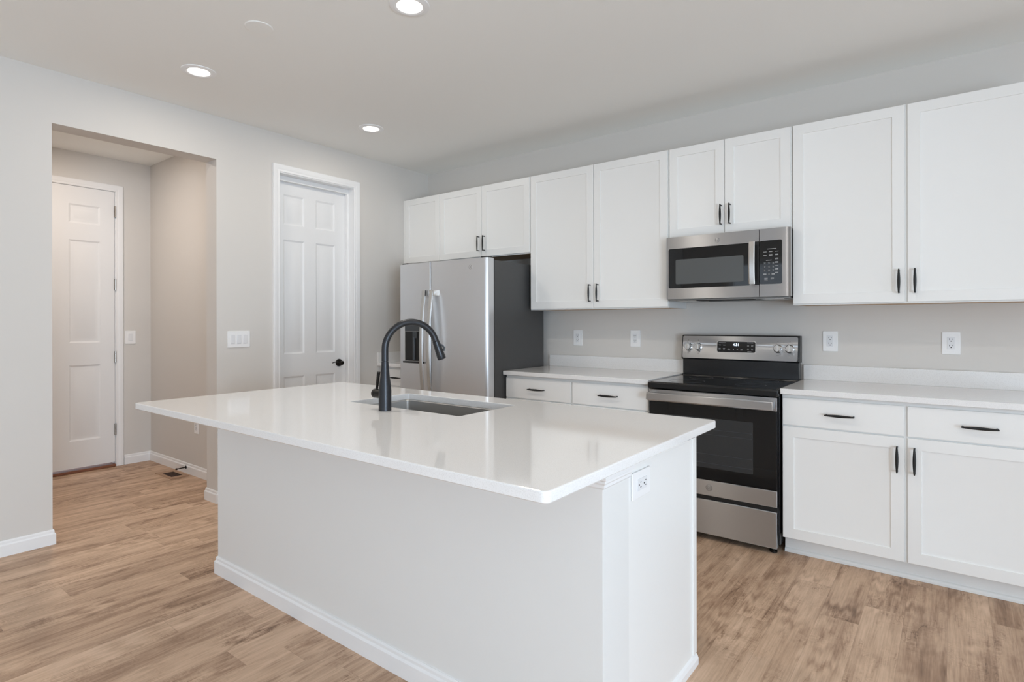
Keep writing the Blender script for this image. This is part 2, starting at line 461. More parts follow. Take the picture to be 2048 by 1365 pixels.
b = MB(); b.prism([(-u, v) for u, v in base_prof(1)], 'x', 4.52, ROOM_X); struct(b.build('baseboard_back', MT['trim']))


# ------------------------------------------------------------------ doors
def panel_face(mb, P, us, vs, panels, rings):
    """grid face with sunk panels. P(u,v,d) -> point, d = depth below the surface."""
    us = sorted(us); vs = sorted(vs)
    for i in range(len(us) - 1):
        for j in range(len(vs) - 1):
            u0, u1, v0, v1 = us[i], us[i + 1], vs[j], vs[j + 1]
            if not any(abs(u0 - p[0]) < 1e-6 and abs(u1 - p[1]) < 1e-6 and abs(v0 - p[2]) < 1e-6 and abs(v1 - p[3]) < 1e-6 for p in panels):
                mb.poly([P(u0, v0, 0), P(u1, v0, 0), P(u1, v1, 0), P(u0, v1, 0)])
    for (u0, u1, v0, v1) in panels:
        prev = None
        for ins, dep in rings:
            cur = [(u0 + ins, v0 + ins), (u1 - ins, v0 + ins), (u1 - ins, v1 - ins), (u0 + ins, v1 - ins)]
            if prev:
                for k in range(4):
                    q = (k + 1) % 4
                    mb.poly([P(*prev[0][k], prev[1]), P(*prev[0][q], prev[1]), P(*cur[q], dep), P(*cur[k], dep)])
            prev = (cur, dep)
        mb.poly([P(*c, prev[1]) for c in prev[0]])


def six_panel_slab(parent, xf, y0, y1, z0, z1, thick, cols, rows):
    """door leaf whose face looks along +x at x = xf"""
    mb = MB(); P = lambda u, v, d: (xf - d, u, v)
    pans = [(c0, c1, r0_, r1_) for c0, c1 in cols for r0_, r1_ in rows]
    us = {y0, y1}; vs = {z0, z1}
    for c in cols: us.update(c)
    for r in rows: vs.update(r)
    panel_face(mb, P, us, vs, pans, [(0, 0), (.006, .004), (.014, .0075), (.026, .0075), (.046, .0015)])
    for q in ([(xf, y0, z0), (xf - thick, y0, z0), (xf - thick, y0, z1), (xf, y0, z1)], [(xf, y1, z0), (xf - thick, y1, z0), (xf - thick, y1, z1), (xf, y1, z1)],
              [(xf, y0, z1), (xf, y1, z1), (xf - thick, y1, z1), (xf - thick, y0, z1)], [(xf, y0, z0), (xf, y1, z0), (xf - thick, y1, z0), (xf - thick, y0, z0)],
              [(xf - thick, y0, z0), (xf - thick, y1, z0), (xf - thick, y1, z1), (xf - thick, y0, z1)]): mb.poly(q)
    bmesh.ops.remove_doubles(mb.bm, verts=mb.bm.verts, dist=1e-5)
    return mb.build('door_slab', MT['door'], parent)


def casing(parent, x, y0, y1, ztop, w=0.057, name='door_casing', zb=0.0):
    """moulded casing on a wall face at x (facing +x) round an opening y0..y1; mitred"""
    mb = MB()
    prof = [(0.0, 0.008), (0.004, 0.011), (0.018, 0.011), (0.024, 0.014), (0.040, 0.017), (w - .004, 0.018), (w, 0.014), (w, 0.0)]  # (distance outward, thickness)
    def ring(d, t): return [(x + t, y0 - d, zb), (x + t, y0 - d, ztop + d), (x + t, y1 + d, ztop + d), (x + t, y1 + d, zb)]
    R = [ring(0, 0)] + [ring(d, t) for d, t in prof]
    for A, B in zip(R, R[1:]):
        for k in range(3): mb.poly([A[k], A[k + 1], B[k + 1], B[k]])
    bmesh.ops.remove_doubles(mb.bm, verts=mb.bm.verts, dist=1e-5)
    return mb.build(name, MT['trim'], parent)


# pantry door (recessed in the left wall)
d1 = sempty('door_1', (-0.06, -1.25, 0), 'white six panel pantry door with a dark lever')
six_panel_slab(d1, -0.112, -1.600, -0.898, 0.010, 2.438, 0.035, [(-1.492, -1.305), (-1.198, -1.011)],
               [(0.22, 0.842), (1.024, 1.945), (2.065, 2.307)])
casing(d1, 0.0, PD0 + .022, PD1 - .022, PDZ - .004, 0.057)
b = MB()   # jamb lining with stops
b.box(-T, 0.002, PD0, PD0 + .012, 0, PDZ); b.box(-T, 0.002, PD1 - .018, PD1, 0, PDZ); b.box(-T, 0.002, PD0 + .012, PD1 - .018, PDZ - .010, PDZ)
b.box(-.108, -.072, PD1 - .030, PD1 - .018, 0, PDZ - .01, .002); b.box(-.108, -.072, PD0 + .012, PD0 + .024, 0, PDZ - .01, .002)
b.box(-.108, -.070, PD0 + .024, PD1 - .030, 2.404, PDZ - .010, .002)
b.build('door_jamb', MT['trim'], d1)
ky, kz, kx = -0.972, 0.928, -0.112
b = MB(); b.lathe([(0, 0), (.033, 0), (.033, .006), (.029, .012), (.014, .016), (.012, .035), (.017, .040), (.018, .050), (.012, .056), (0, .057)], (kx, ky, kz), (1, 0, 0), 32)
b.sweep([(kx + .047, ky, kz), (kx + .049, ky - .020, kz + .003), (kx + .049, ky - .045, kz + .009), (kx + .048, ky - .072, kz + .011), (kx + .046, ky - .098, kz + .004)],
        circ(.0055, 12, .0045), scales=[(1.5, 1.5), (1.2, 1.2), (1, 1), (.9, .9), (.7, .7)])
b.build('door_handle', MT['bronze'], d1)['label'] = 'dark bronze lever on round rose'

# hall door (closed, hinges on the right)
d2 = sempty('door_2', (HX, -2.57, 0), 'white six panel hall door with nickel hinges')
six_panel_slab(d2, HX + .004, -3.032, -2.120, 0.040, 2.446, 0.044, [(-2.926, -2.700), (-2.454, -2.228)],
               [(0.27, 0.917), (1.108, 1.990), (2.133, 2.295)])
casing(d2, HX, DH0, DH1, DHZ - .002, 0.057)
b = MB(); b.box(HX - .12, HX + .001, DH1 - .004, DH1 + .001, 0, DHZ); b.box(HX - .12, HX + .001, DH0 - .001, DH0 + .002, 0, DHZ); b.box(HX - .12, HX + .001, DH0, DH1, DHZ - .003, DHZ)
b.build('door_jamb', MT['trim'], d2)
b = MB(); b.box(HX - .10, HX + .020, DH0 + .003, DH1 - .004, 0.001, .022, .003); b.build('threshold', MT['thresh'], d2)['label'] = 'reddish brown wooden threshold'
for z in (0.33, 0.975, 1.62, 2.27):
    b = MB(); b.box(HX + .004, HX + .008, -2.124, -2.104, z - .05, z + .05)
    for k in range(5): b.cyl((HX + .012, -2.1165, z - .05 + k * .02 + .0005), (HX + .012, -2.1165, z - .03 + k * .02 - .0005), .0065, 14)
    b.build('hinge', MT['nickel'], d2)


# ------------------------------------------------------------------ cabinet parts
def pull(parent, c, axis, out=(0, -1, 0), length=0.130, m=None):
    """spindle shaped bar pull with two posts; c = centre on the door face"""
    c = Vector(c); A = {'x': Vector((1, 0, 0)), 'z': Vector((0, 0, 1))}[axis]; O = Vector(out); so = .030
    mb = MB(); n = 15; pts = []; sc = []
    for i in range(n):
        t = -1 + 2 * i / (n - 1)
        pts.append(c + O * so + A * t * length / 2)
        k = 0.52 + 0.48 * math.cos(t * PI / 2) ** 1.2 if abs(t) < .999 else 0.40
        sc.append((k, 0.7 + .3 * k))
    mb.sweep(pts, circ(.0072, 14, .0048), upv=tuple(O), scales=sc)
    for sgn in (-1, 1):
        e = c + A * sgn * (length / 2 - .006)
        mb.cyl(e, e + O * so, .0042, 12)
    return mb.build('handle', m or MT['pull'], parent)


def shaker_door(parent, x0, x1, z0, z1, yf, rail=0.055, name='door'):
    """shaker door facing -y with its face at yf"""
    mb = MB(); P = lambda u, v, d: (u, yf + d, v); th = .011; e = .0015
    pan = (x0 + rail, x1 - rail, z0 + rail, z1 - rail)
    panel_face(mb, P, {x0 + e, x1 - e, pan[0], pan[1]}, {z0 + e, z1 - e, pan[2], pan[3]}, [pan], [(0, 0), (.0012, .0055), (.003, .006)])
    # eased edges and sides
    A = [(x0 + e, z0 + e), (x1 - e, z0 + e), (x1 - e, z1 - e), (x0 + e, z1 - e)]; B = [(x0, z0), (x1, z0), (x1, z1), (x0, z1)]
    for k in range(4):
        q = (k + 1) % 4
        mb.poly([P(*A[k], 0), P(*A[q], 0), P(*B[q], e), P(*B[k], e)]); mb.poly([P(*B[k], e), P(*B[q], e), P(*B[q], th), P(*B[k], th)])
    mb.poly([P(*c, th) for c in B])
    bmesh.ops.remove_doubles(mb.bm, verts=mb.bm.verts, dist=1e-5)
    return mb.build(name, MT['cab'], parent)


def slab_drawer(parent, x0, x1, z0, z1, yf):
    mb = MB(); mb.box(x0, x1, yf, yf + .011, z0, z1, .002); return mb.build('drawer', MT['cab'], parent)


def face_frame(mb, x0, x1, z0, z1, yf, stiles, rail=.035, th=.018, rails=()):
    """stiles (x ranges) run full height, rails fit between them"""
    st = [(x0, x0 + .035)] + list(stiles) + [(x1 - .035, x1)]
    for a, b_ in st: mb.box(a, b_, yf, yf + th, z0, z1)
    for (a0, a1), (b0, b1) in zip(st, st[1:]):
        for r0_, r1_ in [(z0, z0 + rail), (z1 - rail, z1)] + list(rails): mb.box(a1, b0, yf + .0002, yf + th, r0_, r1_)


UF = -0.330    # upper door face
def upper_cabinet(name, label, x0, x1, z0, doors, handles, depth=0.3185, z1=2.432, hz=.118):
    c = thing(name, label, 'cabinet', ((x0 + x1) / 2, -depth / 2, z0), 'white wall cabinets in one row')
    mb = MB(); t = .016
    yb = -depth + .018
    mb.box(x0, x0 + t, yb, -.002, z0, z1); mb.box(x1 - t, x1, yb, -.002, z0, z1)
    mb.box(x0 + t, x1 - t, yb, -.010, z1 - t, z1 - .0004); mb.box(x0 + t, x1 - t, -.010, -.002, z0 + .001, z1 - .0004)
    face_frame(mb, x0, x1, z0, z1, -depth, [(doors[0][1] - .02, doors[1][0] + .02)] if len(doors) > 1 else [])
    mb.build('body', MT['cabside'], c)
    mb = MB(); mb.box(x0 + t, x1 - t, -depth + .018, -.010, z0 + .0008, z0 + .016); mb.build('bottom_panel', MT['maple'], c)['label'] = 'unpainted wood underside'
    for (a, b_), h in zip(doors, handles):
        d = shaker_door(c, a, b_, z0 + .008, z1 - .003, UF)
        if h is not None: pull(d, (h, UF, z0 + hz), 'z')
    return c


ZB, ZS = 1.372, 1.829
c = upper_cabinet('wall_cabinet', 'narrow white single door wall cabinet beside the left wall', 0.018, 0.481, 1.824, [(0.024, 0.479)], [None])
mb = MB(); mb.box(0.001, 0.017, -.325, -.306, 1.824, 2.432, .001); mb.build('filler_strip', MT['cab'], c)
upper_cabinet('wall_cabinet', 'short white two door wall cabinet directly above the refrigerator', 0.4815, 1.479, 1.824, [(0.484, 0.975), (0.979, 1.476)], [0.951, 1.012])
upper_cabinet('wall_cabinet', 'tall white two door wall cabinet between refrigerator and microwave', 1.4815, 2.622, ZB, [(1.487, 2.049), (2.054, 2.617)], [2.025, 2.090])
upper_cabinet('wall_cabinet', 'short white two door wall cabinet directly above the microwave', 2.6245, 3.380, ZS, [(2.629, 2.988), (2.992, 3.372)], [2.971, 3.026], hz=.125)
upper_cabinet('wall_cabinet', 'tall white two door wall cabinet right of the microwave', 3.3825, 4.500, ZB + .002, [(3.385, 3.927), (3.940, 4.496)], [3.902, 3.972])

BF = -0.620    # base door face
def base_cabinet(label, x0, x1, units, z_top=0.880, doors=True, kick=True):
    c = thing('base_cabinet', label, 'cabinet', ((x0 + x1) / 2, -.3, 0), 'white base cabinets along the back wall')
    mb = MB()
    yb = BF + .030
    for sa, sb in ((x0, x0 + .016), (x1 - .016, x1)):
        mb.box(sa, sb, yb, -.002, .096, z_top); mb.box(sa, sb, -.547, -.002, .0, .0958)
    mb.box(x0 + .016, x1 - .016, -.014, -.002, .097, z_top - .0004); mb.box(x0 + .016, x1 - .016, yb, -.014, .0964, .112)
    mids = [(units[i][1] - .02, units[i + 1][0] + .02) for i in range(len(units) - 1)]
    face_frame(mb, x0, x1, .096, z_top, BF + .012, mids, rail=.035, rails=[(.690, .735)])
    mb.build('body', MT['cabside'], c)
    mb = MB(); mb.box(x0, x1, -.548, -.536, 0.001, .096, .001)
    mb.prism([(-.548, .001), (-.560, .001), (-.560, .012), (-.556, .020), (-.548, .024)], 'x', x0, x1)
    mb.build('toe_kick', MT['cabside'], c)
    for a, b_, hside in units:
        d = slab_drawer(c, a, b_, .716, .863, BF); pull(d, ((a + b_) / 2, BF, .789), 'x', length=.136)
        if hside == 'stack':
            for z0, z1 in ((.412, .708), (.104, .404)):
                d = slab_drawer(c, a, b_, z0, z1, BF); pull(d, ((a + b_) / 2, BF, (z0 + z1) / 2), 'x', length=.136)
        else:
            d = shaker_door(c, a, b_, .100, .708, BF)
            hx = b_ - .028 if hside == 'R' else a + .028
            pull(d, (hx, BF, .602), 'z')
    return c


for lab, x0, x1, units in (
        ('narrow white drawer cabinet in the corner left of the refrigerator', 0.003, 0.470, [(0.028, 0.466, 'stack')]),
        ('white base cabinet between refrigerator and range', 1.462, 2.613, [(1.465, 2.033, 'R'), (2.047, 2.609, 'L')]),
        ('white base cabinet right of the range with two drawers over two doors', 3.386, 4.500, [(3.389, 3.938, 'R'), (3.952, 4.497, 'L')])):
    base_cabinet(lab, x0, x1, units)

# ------------------------------------------------------------------ countertops along the wall
CT, CZ = 0.914, 0.884
def rounded_slab(mb, x0, x1, y0, y1, z0, z1, r, hole=None, seg=6, ease=.003):
    """horizontal slab, corners rounded r, optional rectangular hole (x0,x1,y0,y1,rad), top edge eased"""
    def loop(X0, X1, Y0, Y1, R, sg=seg):
        pts = []
        for cx, cy, a0 in ((X1 - R, Y1 - R, 0), (X0 + R, Y1 - R, 90), (X0 + R, Y0 + R, 180), (X1 - R, Y0 + R, 270)):
            for i in range(sg + 1):
                a = math.radians(a0 + 90 * i / sg); pts.append((cx + R * math.cos(a), cy + R * math.sin(a)))
        return pts
    rings = []
    for ins, z in ((ease, z0), (0, z0 + ease), (0, z1 - ease), (ease * .3, z1 - ease * .3), (ease, z1)):
        rings.append([mb.bm.verts.new((x, y, z)) for x, y in loop(x0 + ins, x1 - ins, y0 + ins, y1 - ins, max(r - ins, .001))])
    n = len(rings[0])
    for A, B in zip(rings, rings[1:]):
        for i in range(n): mb.bm.faces.new((A[i], A[(i + 1) % n], B[(i + 1) % n], B[i]))
    if not hole:
        mb.bm.faces.new(rings[0][::-1]); mb.bm.faces.new(rings[-1])
    else:
        hx0, hx1, hy0, hy1, hr = hole; hr_ = []
        for ins, z in ((0, z0), (0, z1 - .0015), (-.0015, z1)):
            hr_.append([mb.bm.verts.new((x, y, z)) for x, y in loop(hx0 + ins, hx1 - ins, hy0 + ins, hy1 - ins, hr - ins)])
        for A, B in zip(hr_, hr_[1:]):
            for i in range(n): mb.bm.faces.new((A[i], A[(i + 1) % n], B[(i + 1) % n], B[i]))
        for i in range(n):
            mb.bm.faces.new((rings[-1][i], rings[-1][(i + 1) % n], hr_[-1][(i + 1) % n], hr_[-1][i]))
            mb.bm.faces.new((rings[0][i], rings[0][(i + 1) % n], hr_[0][(i + 1) % n], hr_[0][i]))
    return mb


for lab, x0, x1, bs0, bs1, side in (
        ('short white quartz countertop in the corner left of the refrigerator', 0.002, 0.472, 0.022, 0.472, True),
        ('white quartz countertop between refrigerator and range', 1.456, 2.617, 1.456, 2.617, False),
        ('white quartz countertop right of the range', 3.382, 4.515, 3.382, 4.515, False)):
    c = thing('countertop', lab, 'countertop', ((x0 + x1) / 2, -.32, CZ), 'white countertops along the back wall')
    mb = MB(); rounded_slab(mb, x0, x1, -.648, -.001, CZ, CT, .004, ease=.0025); mb.build('slab', MT['quartz'], c)
    mb = MB(); mb.box(bs0, bs1, -.021, -.001, CT, 1.006, .0015); mb.build('backsplash', MT['quartz'], c)
    if side:
        mb = MB(); mb.box(x0, x0 + .020, -.648, -.001, CT, 1.006, .0015); mb.build('side_splash', MT['quartz'], c)

# ------------------------------------------------------------------ refrigerator
def stripe_rect(mb, x0, x1, z0, z1, y, t=.0004): mb.box(x0, x1, y - t, y, z0, z1)

fx0, fx1, fyf = 0.495, 1.450, -0.820
fr = thing('refrigerator', 'stainless side by side refrigerator with dark grey sides and door dispenser', 'refrigerator', ((fx0 + fx1) / 2, -.45, 0))
mb = MB(); mb.box(fx0 + .004, fx1, -.735, -.095, .03, 1.738, .004); mb.build('case', MT['charcoal'], fr)['label'] = 'dark grey textured case'
mb = MB(); mb.box(fx0 + .02, fx1 - .02, -.735, -.70, 0.0, .05, .003); mb.build('base_grille', MT['black'], fr)
split = 0.866

def fridge_door(x0, x1, round_l, round_r, name):
    """gently crowned door with rolled vertical edges"""
    mb = MB(); z0, z1 = .055, 1.752; prof = []
    R = .030; n = 7
    def arc(cx, cy, a0, a1, r):
        return [(cx + r * math.cos(math.radians(a0 + (a1 - a0) * i / n)), cy + r * math.sin(math.radians(a0 + (a1 - a0) * i / n))) for i in range(n + 1)]
    rl, rr = (R if round_l else .008), (R if round_r else .008)
    prof += [(x0, -.745)]
    prof += arc(x0 + rl, fyf + rl, 180, 270, rl)
    prof += arc(x1 - rr, fyf + rr, 270, 360, rr)
    prof += [(x1, -.745)]
    mb.prism(prof, 'z', z0, z1)
    return mb.build(name, MT['steelv'], fr)


dl = fridge_door(fx0, split - .003, True, False, 'freezer_door')
dr = fridge_door(split + .003, fx1, False, True, 'refrigerator_door')
for hx in (fx0 + .02, fx1 - .08):
    mb = MB(); mb.box(hx, hx + .06, -.80, -.735, 1.752, 1.765, .004); mb.build('hinge_cover', MT['black'], fr)
mb = MB(); mb.box(fx0 + .004, fx1 - .002, -.745, -.735, .06, 1.745); mb.build('gasket', MT['black'], fr)
# bowed strap handles
def fridge_handle(x, parent, side):
    mb = MB(); pts = []; z0, z1 = .60, 1.530; n = 25
    for i in range(n):
        t = -1 + 2 * i / (n - 1)
        pts.append((x, fyf - .030 - .038 * (1 - t * t), (z0 + z1) / 2 + t * (z1 - z0) / 2))
    mb.sweep(pts, [(-.017, -.005), (.017, -.005), (.017, .003), (.012, .006), (-.012, .006), (-.017, .003)], upv=(0, -1, 0))
    for z in (z0 + .022, z1 - .022):
        a, b_ = (x - .017, x + .060) if side > 0 else (x - .060, x + .017)
        prof = [(a, fyf - .0), (a, fyf - .038), (b_ - .035, fyf - .030), (b_, fyf - .0)] if side > 0 else [(b_, fyf), (b_, fyf - .038), (a + .035, fyf - .030), (a, fyf)]
        mb.prism(prof, 'z', z - .022, z + .022, .001)
    return mb.build('handle', MT['satin'], parent)
fridge_handle(split - .040, dl, -1); fridge_handle(split + .040, dr, 1)
# dispenser
dx0, dx1, dz0, dz1 = .568, .792, .955, 1.300
mb = MB(); mb.box(dx0, dx1, fyf - .004, fyf + .004, dz0, dz1, .002); mb.build('dispenser_frame', MT['satin'], dl)
mb = MB(); mb.box(dx0 + .006, dx1 - .006, fyf - .0055, fyf - .003, 1.205, dz1 - .006, .001); dp = mb.build('dispenser_controls', MT['key'], dl)
for k in range(5):
    mb = MB(); mb.box(dx0 + .022 + k * .040, dx0 + .034 + k * .040, fyf - .0062, fyf - .005, 1.262, 1.270); mb.build('button_icon', MT['ink'], dp)
mb = MB()
mb.box(dx0 + .008, dx1 - .008, fyf - .0052, fyf - .0038, dz0 + .012, 1.203, .0); rc = mb.build('dispenser_recess', MT['blackm'], dl)
mb = MB(); mb.box(dx0 + .10, dx0 + .150, fyf - .010, fyf - .005, 1.150, 1.203, .003); mb.cyl((dx0 + .118, fyf - .008, dz0 + .02), (dx0 + .118, fyf - .008, 1.16), .012, 14)
mb.build('dispenser_chute', MT['key'], dl)
mb = MB(); mb.box(dx0 - .004, dx1 + .004, fyf - .022, fyf, dz0 - .006, dz0 + .008, .004); mb.build('drip_tray', MT['black'], dl)

def emblem(parent, cx, cz, y, r, m1, m2):
    """round monogram badge: disc with rings and two script letters"""
    mb = MB(); mb.lathe([(0, 0), (r, 0), (r, .0006), (r * .93, .0010), (0, .0010)], (cx, y, cz), (0, -1, 0), 28)
    e = mb.build('emblem', m1, parent)
    mb = MB(); mb.lathe([(r * .80, .0010), (r * .86, .0010), (r * .86, .0014), (r * .80, .0014), (r * .80, .0010)], (cx, y, cz), (0, -1, 0), 28, caps=False)
    for k in range(4):     # the four curls round the rim
        a = k * PI / 2 + PI / 4
        mb.lathe([(0, .0010), (r * .10, .0010), (r * .10, .0014), (0, .0014)], (cx + r * .66 * math.cos(a), y, cz + r * .66 * math.sin(a)), (0, -1, 0), 10)
    mb.build('emblem_ring', MT['inkmid'], e)
    text('GE', r * .8, (cx, y - .0012, cz), (1, 0, 0), (0, 0, 1), MT['inkmid'], e, 'emblem_letters', .0002)
    return e

emblem(dr, 1.288, 1.690, fyf, .019, MT['steelv'], MT['inkdk'])

# ------------------------------------------------------------------ microwave
mx0, mx1, myf, mz0, mz1 = 2.637, 3.390, -.410, 1.424, 1.828
mw = thing('microwave', 'stainless over the range microwave hanging above the range', 'microwave', ((mx0 + mx1) / 2, -.2, mz0), None)
mb = MB(); mb.box(2.630, 3.376, -.368, -.003, mz0 + .004, 1.827, .003); mb.build('case', MT['charcoal'], mw)
msp = 3.218
def framed_panel(mb, x0, x1, z0, z1, yf, yb, hole=None, r=.004):
    mb.box(x0, x1, yf, yb, z0, z1, r)
mb = MB(); prof = [(mx0, -.370), (mx0, myf + .012), (mx0 + .004, myf + .004), (mx0 + .012, myf), (msp - .002, myf), (msp - .002, -.370)]
mb.prism(prof, 'z', mz0 + .002, mz1); md = mb.build('door', MT['steel'], mw)
mb = MB(); prof = [(msp + .001, -.370), (msp + .001, myf), (mx1 - .030, myf), (mx1 - .014, myf + .004), (mx1 - .004, myf + .016), (mx1 - .002, -.370)]
mb.prism(prof, 'z', mz0 + .002, mz1); mc = mb.build('control_column', MT['steel'], mw)
def rrect(mb, x0, x1, z0, z1, yf, th, r, n=5):
    pts = []
    for cx, cz, a0 in ((x1 - r, z1 - r, 0), (x0 + r, z1 - r, 90), (x0 + r, z0 + r, 180), (x1 - r, z0 + r, 270)):
        for i in range(n + 1):
            a = math.radians(a0 + 90 * i / n); pts.append((cx + r * math.cos(a), cz + r * math.sin(a)))
    mb.prism(pts, 'y', yf, yf + th); return mb
mb = MB(); rrect(mb, 2.656, 3.166, 1.496, 1.752, myf - .0012, .002, .010); wg = mb.build('window', MT['blackgl'], md)
wg['label'] = 'black glass door window'
mb = MB(); rrect(mb, 2.704, 3.128, 1.522, 1.680, myf - .0022, .001, .008); mb.build('window_screen', MT['mwgl'], wg)
mb = MB()
mb.sweep([(3.183, myf - .030 - .006 * (1 - (i / 10 - 1) ** 2), 1.502 + i * (1.754 - 1.502) / 20) for i in range(21)],
         [(-.017, -.004), (.017, -.004), (.017, .002), (.012, .004), (-.012, .004), (-.017, .002)], upv=(0, -1, 0))
mb.box(3.170, 3.196, myf - .029, myf, 1.502, 1.520, .001); mb.box(3.170, 3.196, myf - .029, myf, 1.736, 1.754, .001)
mb.build('handle', MT['satin'], md)
mb = MB(); mb.box(3.190, msp - .002, myf - .001, myf + .001, 1.497, 1.756); mb.build('handle_recess', MT['black'], md)
mb = MB(); rrect(mb, msp + .001, 3.343, 1.500, 1.757, myf - .0012, .002, .008); cp = mb.build('control_panel', MT['blackgl'], mc)
yk = myf - .0014
mb = MB(); rows = [('1', '2', '3'), ('4', '5', '6'), ('7', '8', '9')]
pkx = [3.248, 3.272, 3.295]
for r, z in zip(rows + [(None, '0', None)], (1.622, 1.601, 1.580, 1.558)):
    for x, ch in zip(pkx, r):
        if ch:
            rrect(mb, x - .0085, x + .0085, z - .0075, z + .0075, yk - .0002, .0004, .002)
mb.build('keys', MT['key'], cp)
for r, z in zip(rows + [(None, '0', None)], (1.622, 1.601, 1.580, 1.558)):
    for x, ch in zip(pkx, r):
        if ch: text(ch, .0125, (x, yk - .0006, z), (1, 0, 0), (0, 0, 1), MT['ink'], cp, 'key_digit', .0001)
mb = MB()
def bar(x0, x1, z, h=.0022): mb.box(x0, x1, yk - .0005, yk, z - h / 2, z + h / 2)
bar(3.262, 3.312, 1.706, .003); bar(3.255, 3.286, 1.640, .003)
for x, z in ((3.250, 1.690), (3.281, 1.690), (3.250, 1.670), (3.281, 1.673), (3.281, 1.668), (3.314, 1.690), (3.314, 1.673), (3.314, 1.668), (3.314, 1.650), (3.314, 1.645),
             (3.314, 1.629), (3.314, 1.624), (3.314, 1.606), (3.314, 1.588), (3.314, 1.583), (3.314, 1.566), (3.248, 1.561), (3.248, 1.556), (3.295, 1.561), (3.295, 1.556),
             (3.255, 1.534), (3.255, 1.528), (3.255, 1.519), (3.290, 1.534), (3.290, 1.528)): bar(x - .009, x + .009, z)
mb.build('key_labels', MT['ink'], cp)['label'] = 'small pale key captions'
emblem(md, 2.972, 1.786, myf, .016, MT['steel'], MT['inkdk'])
# underside: grease filters, vent mouth and lamp covers
mb = MB(); mb.box(2.632, 3.374, -.365, -.01, 1.416, 1.426, .002); mb.build('underside', MT['filt'], mw)
for x0 in (2.68, 3.22):
    mb = MB(); mb.box(x0, x0 + .12, -.35, -.12, 1.4135, 1.418, .001); mb.build('grease_filter', MT['satin'], mw)
mb = MB(); mb.box(2.82, 3.17, -.362, -.30, 1.412, 1.420, .002); mb.build('vent_mouth', MT['blackm'], mw)
mb = MB(); mb.box(2.86, 3.18, -.24, -.14, 1.4125, 1.418, .001); mb.build('lamp_cover', MT['black'], mw)

# ------------------------------------------------------------------ range
rx0, rx1 = 2.624, 3.377
rg = thing('range', 'stainless and black glass electric range between the base cabinets', 'stove', ((rx0 + rx1) / 2, -.35, 0))
mb = MB(); mb.box(rx0 + .002, rx1 - .002, -.612, -.045, .045, .895, .003); mb.build('body', MT['enamel'], rg)
mb = MB()    # ceramic top with raised rim
mb.box(rx0, rx1, -.672, -.075, .868, .905, .006); mb.build('cooktop_frame', MT['enamel'], rg)
mb = MB(); mb.box(rx0 + .012, rx1 - .012, -.655, -.110, .900, .908, .003); ck = mb.build('cooktop_glass', MT['blackgl'], rg)
for x, y, r in ((2.81, -.50, .105), (3.19, -.50, .085), (2.81, -.24, .075), (3.19, -.24, .095), (3.0, -.20, .05)):
    mb = MB(); mb.lathe([(r - .0015, 0), (r, 0), (r, .0004), (r - .0015, .0004), (r - .0015, 0)], (x, y, .908), (0, 0, 1), 48, caps=False); mb.build('burner_ring', MT['key'], ck)
# backguard
mb = MB(); mb.box(rx0 + .008, rx1 - .004, -.100, -.045, .885, 1.030, .004); mb.box(rx0 + .008, rx1 - .004, -.125, -.045, .890, .915, .010); mb.build('backguard', MT['enamel'], rg)
mb = MB(); prof = [(-.030, 1.018), (-.100, 1.018), (-.108, 1.026), (-.088, 1.182), (-.080, 1.188), (-.030, 1.188)]
mb.prism(prof, 'x', rx0, rx1 - .001, .004); bgc = mb.build('console', MT['black'], rg)
def cy(z): return -.1085 + (z - 1.026) * (.020 / .156)       # console face plane
nrm = Vector((0, -1, .128)).normalized(); cup = Vector((0, .128, 1)).normalized()
def con(mb, x0, x1, z0, z1, off, r=.006, n=5):
    pts = []
    for cx, cz, a0 in ((x1 - r, z1 - r, 0), (x0 + r, z1 - r, 90), (x0 + r, z0 + r, 180), (x1 - r, z0 + r, 270)):
        for i in range(n + 1):
            a = math.radians(a0 + 90 * i / n); pts.append((cx + r * math.cos(a), cz + r * math.sin(a)))
    A = [mb.bm.verts.new((x, cy(z) + .004, z)) for x, z in pts]
    B = [mb.bm.verts.new(Vector((x, cy(z), z)) + nrm * off) for x, z in pts]; k = len(pts)
    for i in range(k): mb.bm.faces.new((A[i], A[(i + 1) % k], B[(i + 1) % k], B[i]))
    mb.bm.faces.new(B)
mb = MB(); con(mb, rx0 + .008, rx1 - .012, 1.028, 1.180, .0015, .010); cs = mb.build('console_face', MT['steel'], bgc)
mb = MB(); con(mb, 2.866, 3.118, 1.071, 1.149, .0022, .012); mb.build('display_bezel', MT['satin'], bgc)
mb = MB(); con(mb, 2.870, 3.114, 1.075, 1.145, .0030, .010); dsp = mb.build('display', MT['blackgl'], bgc)
o3 = lambda x, z, off: (Vector((x, cy(z), z)) + nrm * off)
text('4:31', .023, o3(2.992, 1.124, .0034), (1, 0, 0), cup, MT['lcd'], dsp, 'clock', .0001)
